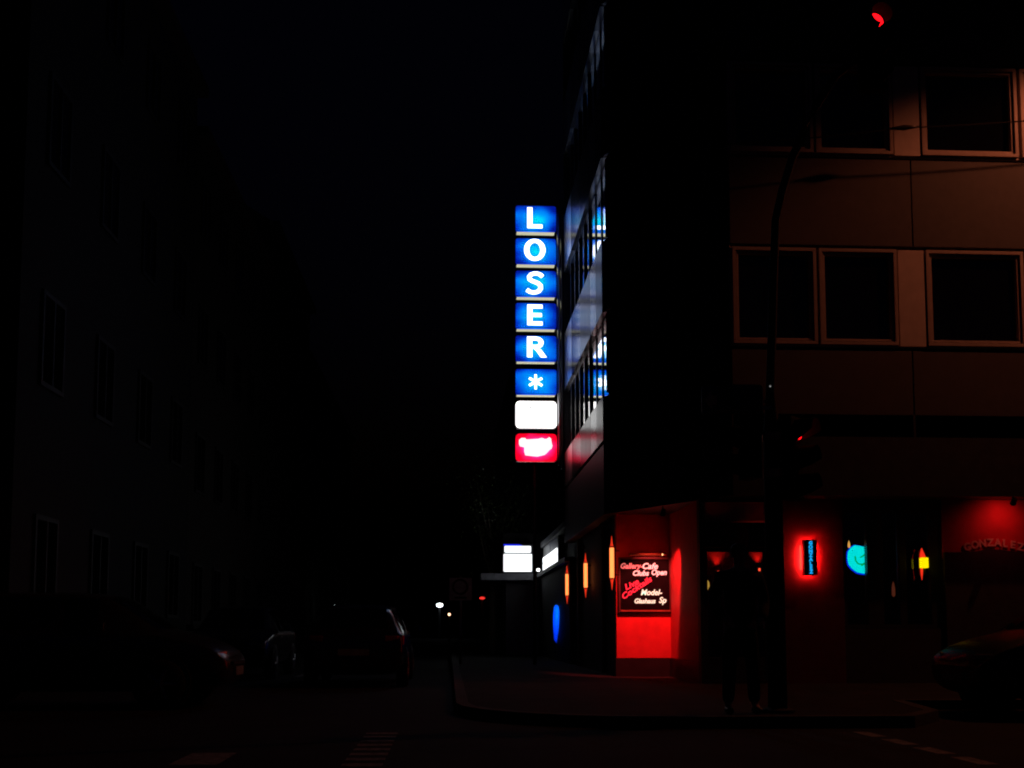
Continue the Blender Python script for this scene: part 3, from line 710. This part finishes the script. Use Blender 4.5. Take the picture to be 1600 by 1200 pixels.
# ------------------------------------------------------------------ standing person
def skinned(name, chains, m, parent, sub=2):
    """chains: list of lists of (point, rx, ry); joined at equal points into one continuous skin"""
    vs = []; es = []; rs = []; idx = {}
    for ch in chains:
        prev = None
        for pnt, rx, ry in ch:
            key = tuple(round(c_, 4) for c_ in pnt)
            if key not in idx: idx[key] = len(vs); vs.append(pnt); rs.append((rx, ry))
            if prev is not None and prev != idx[key]: es.append((prev, idx[key]))
            prev = idx[key]
    me = bpy.data.meshes.new(name); me.from_pydata(vs, es, [])
    ob = bpy.data.objects.new(name + '_tmp', me); col.objects.link(ob)
    sk = ob.modifiers.new('skin', 'SKIN'); sk.use_smooth_shade = True
    for i, d in enumerate(me.skin_vertices[0].data): d.radius = rs[i]; d.use_root = (i == 0)
    sb_ = ob.modifiers.new('sub', 'SUBSURF'); sb_.levels = sub; sb_.render_levels = sub
    bpy.context.view_layer.update()
    out = bpy.data.meshes.new_from_object(ob.evaluated_get(bpy.context.evaluated_depsgraph_get()))
    bpy.data.objects.remove(ob); bpy.data.meshes.remove(me)
    out.name = name; out.materials.clear(); out.materials.append(m)
    return link(name, out, wo(parent), parent)
px_, py_ = at(1157, 1000, 11.85).x, 11.85
pr = thing('person', (px_, py_, fl), 'person in dark jacket and trousers standing by the traffic light, hands in pockets', 'person')
skin_m = mat('skin', (.4, .25, .19), .55, var=.1); jack = mat('dark_jacket', (.012, .012, .014), .85, bump=.3, bscale=30); trou = mat('dark_trousers', (.012, .012, .016), .85, bump=.25, bscale=40)
shoe = mat('black_shoes', (.012, .011, .01), .4); hair_m = mat('dark_hair', (.015, .01, .008), .6, bump=.6, bscale=90)
hd = [((0, 0, .98), .13, .1), ((0, .01, 1.15), .13, .1), ((0, .01, 1.32), .15, .1), ((0, 0, 1.46), .1, .08), ((0, -.01, 1.53), .052, .055), ((0, -.02, 1.60), .068, .078), ((0, -.02, 1.69), .075, .095), ((0, -.005, 1.755), .05, .065)]
body_ch = [hd]
for s in (-1, 1):
    body_ch.append([((0, 0, .98), .13, .1), ((s * .1, 0, .9), .085, .09), ((s * .125, -.01, .5), .055, .06), ((s * .14, .01, .1), .038, .042), ((s * .15, -.12, .04), .035, .03)])
    body_ch.append([((0, 0, 1.46), .1, .08), ((s * .19, 0, 1.44), .055, .055), ((s * .26, .04, 1.16), .042, .042), ((s * .2, -.1, .98), .033, .033), ((s * .16, -.13, .92), .03, .02)])
skinned('body', body_ch, skin_m, pr)
jk = [[((0, 0, .86), .17, .125), ((0, .005, 1.05), .165, .13), ((0, .005, 1.25), .18, .135), ((0, .005, 1.4), .16, .11), ((0, 0, 1.5), .075, .075)]]
for s in (-1, 1):
    jk.append([((0, .005, 1.4), .16, .11), ((s * .2, 0, 1.43), .078, .078), ((s * .275, .045, 1.16), .066, .066), ((s * .205, -.105, .97), .055, .055)])
skinned('jacket', jk, jack, pr)
tr = [[((0, 0, .95), .15, .11), ((0, 0, .88), .14, .11)]]
for s in (-1, 1):
    tr.append([((0, 0, .88), .14, .11), ((s * .105, 0, .78), .098, .1), ((s * .125, -.01, .48), .075, .08), ((s * .14, .012, .1), .062, .065)])
skinned('trousers', tr, trou, pr)
for s in (-1, 1):
    skinned('shoe', [[((s * .14, .05, .05), .045, .05), ((s * .145, -.04, .045), .048, .045), ((s * .155, -.16, .035), .045, .033)]], shoe, pr)
W = wo(pr)
HD = MB().lathe((0, 0, 0), [(.001, 1.79), (.05, 1.782), (.08, 1.755), (.093, 1.71), (.092, 1.67), (.086, 1.64), (.08, 1.63)], 18)
HD.mapv(lambda p: (p.x * .92 + W.x, p.y * 1.15 + W.y + .012, p.z + W.z)).build('hair', hair_m, pr, smooth=True)
MB().tube([(W.x, W.y - .108, W.z + 1.685), (W.x, W.y - .132, W.z + 1.655), (W.x, W.y - .112, W.z + 1.645)], [.01, .016, .014], 8).build('nose', skin_m, pr, smooth=True)
for s in (-1, 1):
    MB().lathe((W.x + s * .031, W.y - .1, W.z + 1.685), [(.001, -.011), (.011, 0), (.001, .011)], 8).build('eye', mat('eye_white', (.5, .5, .5), .2), pr, smooth=True)
    MB().lathe((W.x + s * .08, W.y - .015, W.z + 1.67), [(.001, -.03), (.012, -.02), (.016, .012), (.001, .03)], 8).build('ear', skin_m, pr, smooth=True)
MB().tube([(W.x - .024, W.y - .103, W.z + 1.612), (W.x, W.y - .112, W.z + 1.614), (W.x + .024, W.y - .103, W.z + 1.612)], [.003, .006, .003], 6).build('mouth', mat('lips', (.3, .12, .1), .5), pr, smooth=True)

# ------------------------------------------------------------------ cars
tyre_m = mat('tyre_rubber', (.015, .015, .015), .8); rim_m = mat('alloy_rim', (.35, .35, .36), .35, .9)
cglass = mat('car_window_glass', (.004, .004, .005), .03, spec=.9, var=0)
lampg = mat('headlamp_glass', (.35, .35, .37), .12, .5); tailg = mat('tail_lamp_glass', (.25, .01, .01), .2)
plate_m = mat('number_plate', (.22, .22, .2), .6); trim_m = mat('black_trim', (.012, .012, .012), .55)
def make_car(name, label, paint, hatch=True, scale=(1, 1, 1)):
    t = thing(name, (0, 0, 0), label, 'car', 'cars parked round the crossing')
    S = [(-2.1, .36, .70, .76, .72, .62), (-2.06, .26, .88, .93, .81, .66), (-1.97, .24, .94, 1.02, .83, .66), (-1.66, .22, .95, 1.36, .85, .60), (-1.5, .2, .95, 1.415, .855, .61),
         (-.98, .2, .95, 1.445, .86, .63), (-.86, .2, .95, 1.45, .86, .63), (.02, .2, .94, 1.45, .86, .63), (.12, .2, .94, 1.448, .86, .63), (.5, .2, .935, 1.42, .86, .62), (.62, .2, .93, 1.385, .86, .615),
         (1.24, .2, .92, .98, .85, .72), (1.3, .2, .915, .95, .85, .72), (1.75, .22, .83, .87, .82, .7), (2.0, .25, .70, .74, .76, .65), (2.1, .38, .58, .60, .68, .6)]
    rows = []
    for (x, zb, zbe, zt_, wb_, wt_) in S:
        half = [(0, zb), (wb_ * .86, zb), (wb_ * .985, zb + .14), (wb_, (zb + zbe) / 2 + .05), (wb_ * .985, zbe - .03), (wb_ * .96, zbe), (wt_, zt_ - .055), (wt_ * .86, zt_ - .008), (wt_ * .45, zt_ + .012), (0, zt_ + .018)]
        rows.append([(x, y, z) for y, z in half])
    np_ = len(rows[0])
    body = MB(); gl = {}
    for s in (1, -1):
        for i in range(len(rows) - 1):
            for j in range(np_ - 1):
                q = [rows[i][j], rows[i + 1][j], rows[i + 1][j + 1], rows[i][j + 1]]
                q = [(a_, b_ * s, c_) for a_, b_, c_ in q]
                key = None
                if j == 5 and i in (4, 6, 8): key = ('side_window', i, s)
                elif j >= 7 and i == 10: key = ('windscreen', 0, 0)
                elif j >= 7 and i == 2: key = ('rear_window', 0, 0)
                (body if key is None else gl.setdefault(key, MB())).add(q, [(0, 1, 2, 3)])
        for r_ in (rows[0], rows[-1]):
            for j in range(1, np_ - 1):
                body.add([(a_, b_ * s, c_) for a_, b_, c_ in (r_[0], r_[j], r_[j + 1])], [(0, 1, 2)])
    bo = body.build('body', paint, t)
    bm = bmesh.new(); bm.from_mesh(bo.data); bmesh.ops.remove_doubles(bm, verts=bm.verts, dist=.0005); bmesh.ops.recalc_face_normals(bm, faces=bm.faces); bm.to_mesh(bo.data); bm.free()
    for pl_ in bo.data.polygons: pl_.use_smooth = True
    md = bo.modifiers.new('subsurf', 'SUBSURF'); md.levels = 1; md.render_levels = 2
    for (nm, i, s), mb in gl.items():
        g_ = mb.build(nm, cglass, t)
        bm = bmesh.new(); bm.from_mesh(g_.data); bmesh.ops.remove_doubles(bm, verts=bm.verts, dist=.0005); bmesh.ops.recalc_face_normals(bm, faces=bm.faces); bm.to_mesh(g_.data); bm.free()
        sol = g_.modifiers.new('thickness', 'SOLIDIFY'); sol.thickness = .006; sol.offset = -1
    for x in (-1.28, 1.32):
        for s in (-1, 1):
            y0 = s * .60; y1 = s * .87
            A = MB().tube([(x, s * .7, .33), (x, s * .866, .33)], .36, 24).build('wheel_arch', trim_m, t)
            wh = MB()
            prof = [(.2, .0), (.29, .0), (.315, .03), (.315, .17), (.29, .2), (.2, .2)]
            k = 24
            for r_, d_ in prof:
                for q in range(k): wh.v.append(Vector((x + r_ * math.cos(2 * math.pi * q / k), s * (.69 + d_), .315 + r_ * math.sin(2 * math.pi * q / k))))
            for a_ in range(len(prof) - 1):
                for q in range(k): u = a_ * k + q; v_ = a_ * k + (q + 1) % k; wh.f.append((u, v_, v_ + k, u + k))
            wo_ = wh.build('wheel', tyre_m, t, smooth=True)
            rm = MB()
            for q in range(5):
                an = 2 * math.pi * q / 5
                pA = Vector((x, s * .875, .315)); pB = pA + Vector((math.cos(an) * .2, s * -.01, math.sin(an) * .2))
                rm.tube([pA, pB], [.04, .028], 6)
            rm.tube([(x, s * .72, .315), (x, s * .8, .315)], .21, 20)
            rm.build('rim', rim_m, wo_)
    for s in (-1, 1):
        MB().prism([(1.93, s * .42), (2.045, s * .44), (1.97, s * .66), (1.78, s * .75), (1.74, s * .70)][::s], .60, .715).build('headlight', lampg, t, bevel=.02)
        MB().prism([(-2.085, s * .52), (-2.06, s * .74), (-1.9, s * .845), (-1.88, s * .80), (-1.95, s * .5)][::s], .74, .90).build('tail_light', tailg, t, bevel=.02)
        mr = MB().tube([(.58, s * .86, .97), (.6, s * 1.0, 1.0)], [.02, .02], 8)
        mr.box(.52, .66, min(s * .92, s * 1.05), max(s * .92, s * 1.05), .95, 1.08); mr.build('wing_mirror', paint, t, bevel=.02)
        MB().box(-.35, -.2, min(s * .862, s * .885), max(s * .862, s * .885), .82, .845).build('door_handle', trim_m, t)
        MB().box(.55, .7, min(s * .862, s * .885), max(s * .862, s * .885), .82, .845).build('door_handle', trim_m, t)
    MB().box(2.09, 2.125, -.26, .26, .40, .51).build('number_plate', plate_m, t)
    MB().box(-2.13, -2.10, -.26, .26, .56, .67).build('number_plate', plate_m, t)
    MB().box(2.05, 2.118, -.4, .4, .54, .58).build('grille', trim_m, t)
    t.scale = scale
    return t
paintA = mat('dark_blue_car_paint', (.012, .014, .025), .18, spec=.7, var=.05); paintB = mat('grey_car_paint', (.05, .05, .055), .22, .4, var=.05); paintC = mat('black_car_paint', (.008, .008, .009), .38, spec=.4, var=.05)
def place(o, x, y, rz): o.location = (x, y, 0); o.rotation_euler = (0, 0, rz)
ca = make_car('car', 'dark car in the side street, roof edge glinting under the lit blade sign', paintA, scale=(1, 1, .98)); place(ca, at(562, 1000, 20.6).x, 21.4, R(90))
cb = make_car('car', 'parked car at the left kerb with two small white glints', paintB); place(cb, at(362, 1000, 23).x, 24.3, R(-90))
cc = make_car('car', 'black car at the right edge in front of the red lettered wall', paintC); place(cc, at(1492, 1040, 12.9).x + 2.1, 12.95, R(180))
cd_ = make_car('car', 'barely visible dark car far left beyond the crossing', paintB); place(cd_, at(110, 1000, 15).x, 15.2, R(0))

# ------------------------------------------------------------------ square street sign with a ring
ZY = 28.5
a, b = at(702, 938, ZY), at(737.5, 903, ZY)
zc_ = (a + b) / 2
t = thing('street_sign', (zc_.x, ZY, fl), 'dim square street sign with a dark ring on a post', 'traffic sign')
pw_ = mat('pale_sign_plate', (.75, .75, .8), .5)
MB().slab(rrect(zc_.x, zc_.z, b.x - a.x, b.z - a.z, .03), ZY, ZY + .02).build('plate', pw_, t)
k = 28; rg = MB(); cr_ = at(719, 917, ZY)
for q in range(k):
    for r_ in (.15, .205): rg.v.append(Vector((cr_.x + r_ * math.cos(2 * math.pi * q / k), ZY - .004, cr_.z + r_ * math.sin(2 * math.pi * q / k))))
for q in range(k): u = 2 * q; v_ = 2 * ((q + 1) % k); rg.f.append((u, u + 1, v_ + 1, v_))
rg.build('ring', mat('dark_red_ring', (.12, .01, .012), .6), t)
MB().box(zc_.x - .15, zc_.x + .15, ZY - .005, ZY - .001, a.z + .04, a.z + .09).build('lower_mark', mat('dark_print', (.03, .03, .03), .6), t)
MB().tube([(zc_.x, ZY + .05, fl), (zc_.x, ZY + .05, b.z + .05)], .03, 10).build('post', galv, t, smooth=True)

# ------------------------------------------------------------------ lights far down the street
def far_lamp(name, x, y, Y, rx, rz, colr, st, label, cat, pole=True):
    c = at(x, y, Y)
    t = thing(name, (c.x, c.y, 0), label, cat, 'small lights down the side street')
    MB().lathe(c, [(.001, -rz), (rx * .7, -rz * .7), (rx, 0), (rx * .7, rz * .7), (.001, rz)], 14).build('lamp_head', mat(name + '_glow_%d' % x, (.5, .5, .5), emit=colr, strength=st), t, smooth=True)
    MB().tube([(c.x, c.y + rx + .05, 0), (c.x, c.y + rx + .05, c.z + rz)], .04 * Y / 40, 8).build('post', mast_m, t)
    MB().box(c.x - .02, c.x + .02, c.y, c.y + rx + .05, c.z + rz, c.z + rz + .05).build('arm', mast_m, t)
    return t
far_lamp('far_street_lamp', 687, 945.5, 110, .34, .21, (.85, .9, 1), 4, 'bright white oval street light far down the side street', 'street lamp')
far_lamp('far_warm_lamp', 702, 960, 90, .11, .12, (1, .6, .35), 2.5, 'tiny warm light below the bright white far street light', 'street lamp')
far_lamp('far_red_light', 753.5, 934.5, 62, .16, .075, (1, .04, .03), 1.0, 'small red light between the street sign and the shop canopy', 'traffic light')
far_lamp('far_white_light', 523, 947, 60, .10, .06, (.85, 1, .92), 2.0, 'small white light above the roof of the dark car', 'street lamp')
far_lamp('far_dim_light', 359.5, 933, 40, .03, .03, (.5, .5, .5), .35, 'faint grey speck of light in the dark left of the cars', 'street lamp')

# ------------------------------------------------------------------ street tree by the pavilion
def tree(x, y, h, seed, label):
    rnd = random.Random(seed)
    t = thing('street_tree', (x, y, fl), label, 'tree')
    bark = mat('bark', (.10, .08, .06), .9, bump=.8, bscale=20); leaf = mat('leaf', (.08, .11, .04), .3, var=.4, scale=3)
    tr_ = MB(); top = Vector((x + .1, y, fl + h * .55))
    tr_.tube([(x, y, fl), (x + .03, y, fl + h * .2), (x + .02, y + .05, fl + h * .4), top], [.13, .1, .09, .06], 10)
    tips = []
    for i in range(11):
        a = rnd.uniform(0, 6.28); z0 = rnd.uniform(.35, .55)
        p0 = Vector((x + .05, y, fl + h * z0)); p2 = Vector((x + math.cos(a) * rnd.uniform(.6, 1.4), y + math.sin(a) * rnd.uniform(.6, 1.4), fl + h * rnd.uniform(.6, 1.0)))
        p1 = p0.lerp(p2, .5) + Vector((0, 0, -.15)); tr_.tube([p0, p1, p2], [.045, .03, .01], 6); tips += [p1, p2, p0.lerp(p2, .75)]
    tr_.build('trunk', bark, t, smooth=True)
    lf = MB()
    for i in range(2600):
        c = rnd.choice(tips) + Vector((rnd.gauss(0, .32), rnd.gauss(0, .32), rnd.gauss(0, .28)))
        u = Vector((rnd.gauss(0, 1), rnd.gauss(0, 1), rnd.gauss(0, .6))).normalized(); v = u.cross(Vector((rnd.gauss(0, 1), rnd.gauss(0, 1), rnd.gauss(0, 1)))).normalized()
        L = rnd.uniform(.05, .095)
        lf.add([c, c + u * L * .5 + v * L * .35, c + u * L, c + u * L * .5 - v * L * .35], [(0, 1, 2, 3)])
    lf.build('crown', leaf, t)
tp = at(768, 900, 38.9)
tree(tp.x, 38.9, 6.6, 3, 'slim street tree just left of the lit shop bay')

# ------------------------------------------------------------------ dark houses along the side street
def house(x, y0, y1, h, facing, cl, label, group='dark houses down the side street', floors=4, depth=9):
    """terraced house whose street wall stands at x, windows towards facing (+1 / -1 along X)"""
    t = thing('town_house', (x - facing * depth / 2, (y0 + y1) / 2, fl), label, 'building', group)
    x2 = x - facing * depth
    MB().box(min(x, x2), max(x, x2), y0 + .01, y1 - .01, fl, h).build('wall', cl, t)
    rf = MB().prism([(min(x, x2) - .3, y0 + .01), (max(x, x2) + .3, y0 + .01), (max(x, x2) + .3, y1 - .01), (min(x, x2) - .3, y1 - .01)], h + .003, h + .25)
    rf.add([(min(x, x2), y0 + .01, h + .25), (max(x, x2), y0 + .01, h + .25), ((x + x2) / 2, y0 + .01, h + 3), (min(x, x2), y1 - .01, h + .25), (max(x, x2), y1 - .01, h + .25), ((x + x2) / 2, y1 - .01, h + 3)], [(0, 1, 2), (3, 5, 4), (0, 2, 5, 3), (1, 4, 5, 2), (0, 3, 4, 1)])
    rf.build('roof', mat('dark_roof_tile', (.05, .03, .028), .8), t)
    n = max(2, round((y1 - y0) / 2.6)); fh = (h - fl) / floors
    fm_, pm_ = None, None
    for f in range(floors):
        for i in range(n):
            yc = y0 + (y1 - y0) * (i + .5) / n; zc = fl + fh * (f + .52)
            X0, X1 = sorted((x + facing * .002, x + facing * .05))
            if fm_ is None:
                wn = MB().mapv(lambda p: p)
                for (a_, b_, c_, d_) in ((-.55, .55, -.8, -.72), (-.55, .55, .72, .8), (-.55, -.47, -.72, .72), (.47, .55, -.72, .72), (-.03, .03, -.72, .72)):
                    wn.box(X0, X1, yc + a_, yc + b_, zc + c_, zc + d_)
                wn = wn.build('window', frame_dim, t); fm_ = wn
                P0, P1 = sorted((x + facing * .004, x + facing * .02)); pn = MB().box(P0, P1, yc - .5, yc + .5, zc - .75, zc + .75).build('pane', pane_m, wn); pm_ = pn
            else:
                wn = fm_.copy(); col.objects.link(wn); wn.parent = t; wn.location = fm_.location + Vector((0, yc - wc[0], zc - wc[1]))
                pn = pm_.copy(); col.objects.link(pn); pn.parent = wn
            if f == 0 and i == 0: wc = (yc, zc)
    return t
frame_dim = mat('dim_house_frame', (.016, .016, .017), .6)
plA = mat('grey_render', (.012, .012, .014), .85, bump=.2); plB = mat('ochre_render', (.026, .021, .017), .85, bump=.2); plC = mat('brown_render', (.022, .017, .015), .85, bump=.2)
HX = at(18, 800, 17.8).x
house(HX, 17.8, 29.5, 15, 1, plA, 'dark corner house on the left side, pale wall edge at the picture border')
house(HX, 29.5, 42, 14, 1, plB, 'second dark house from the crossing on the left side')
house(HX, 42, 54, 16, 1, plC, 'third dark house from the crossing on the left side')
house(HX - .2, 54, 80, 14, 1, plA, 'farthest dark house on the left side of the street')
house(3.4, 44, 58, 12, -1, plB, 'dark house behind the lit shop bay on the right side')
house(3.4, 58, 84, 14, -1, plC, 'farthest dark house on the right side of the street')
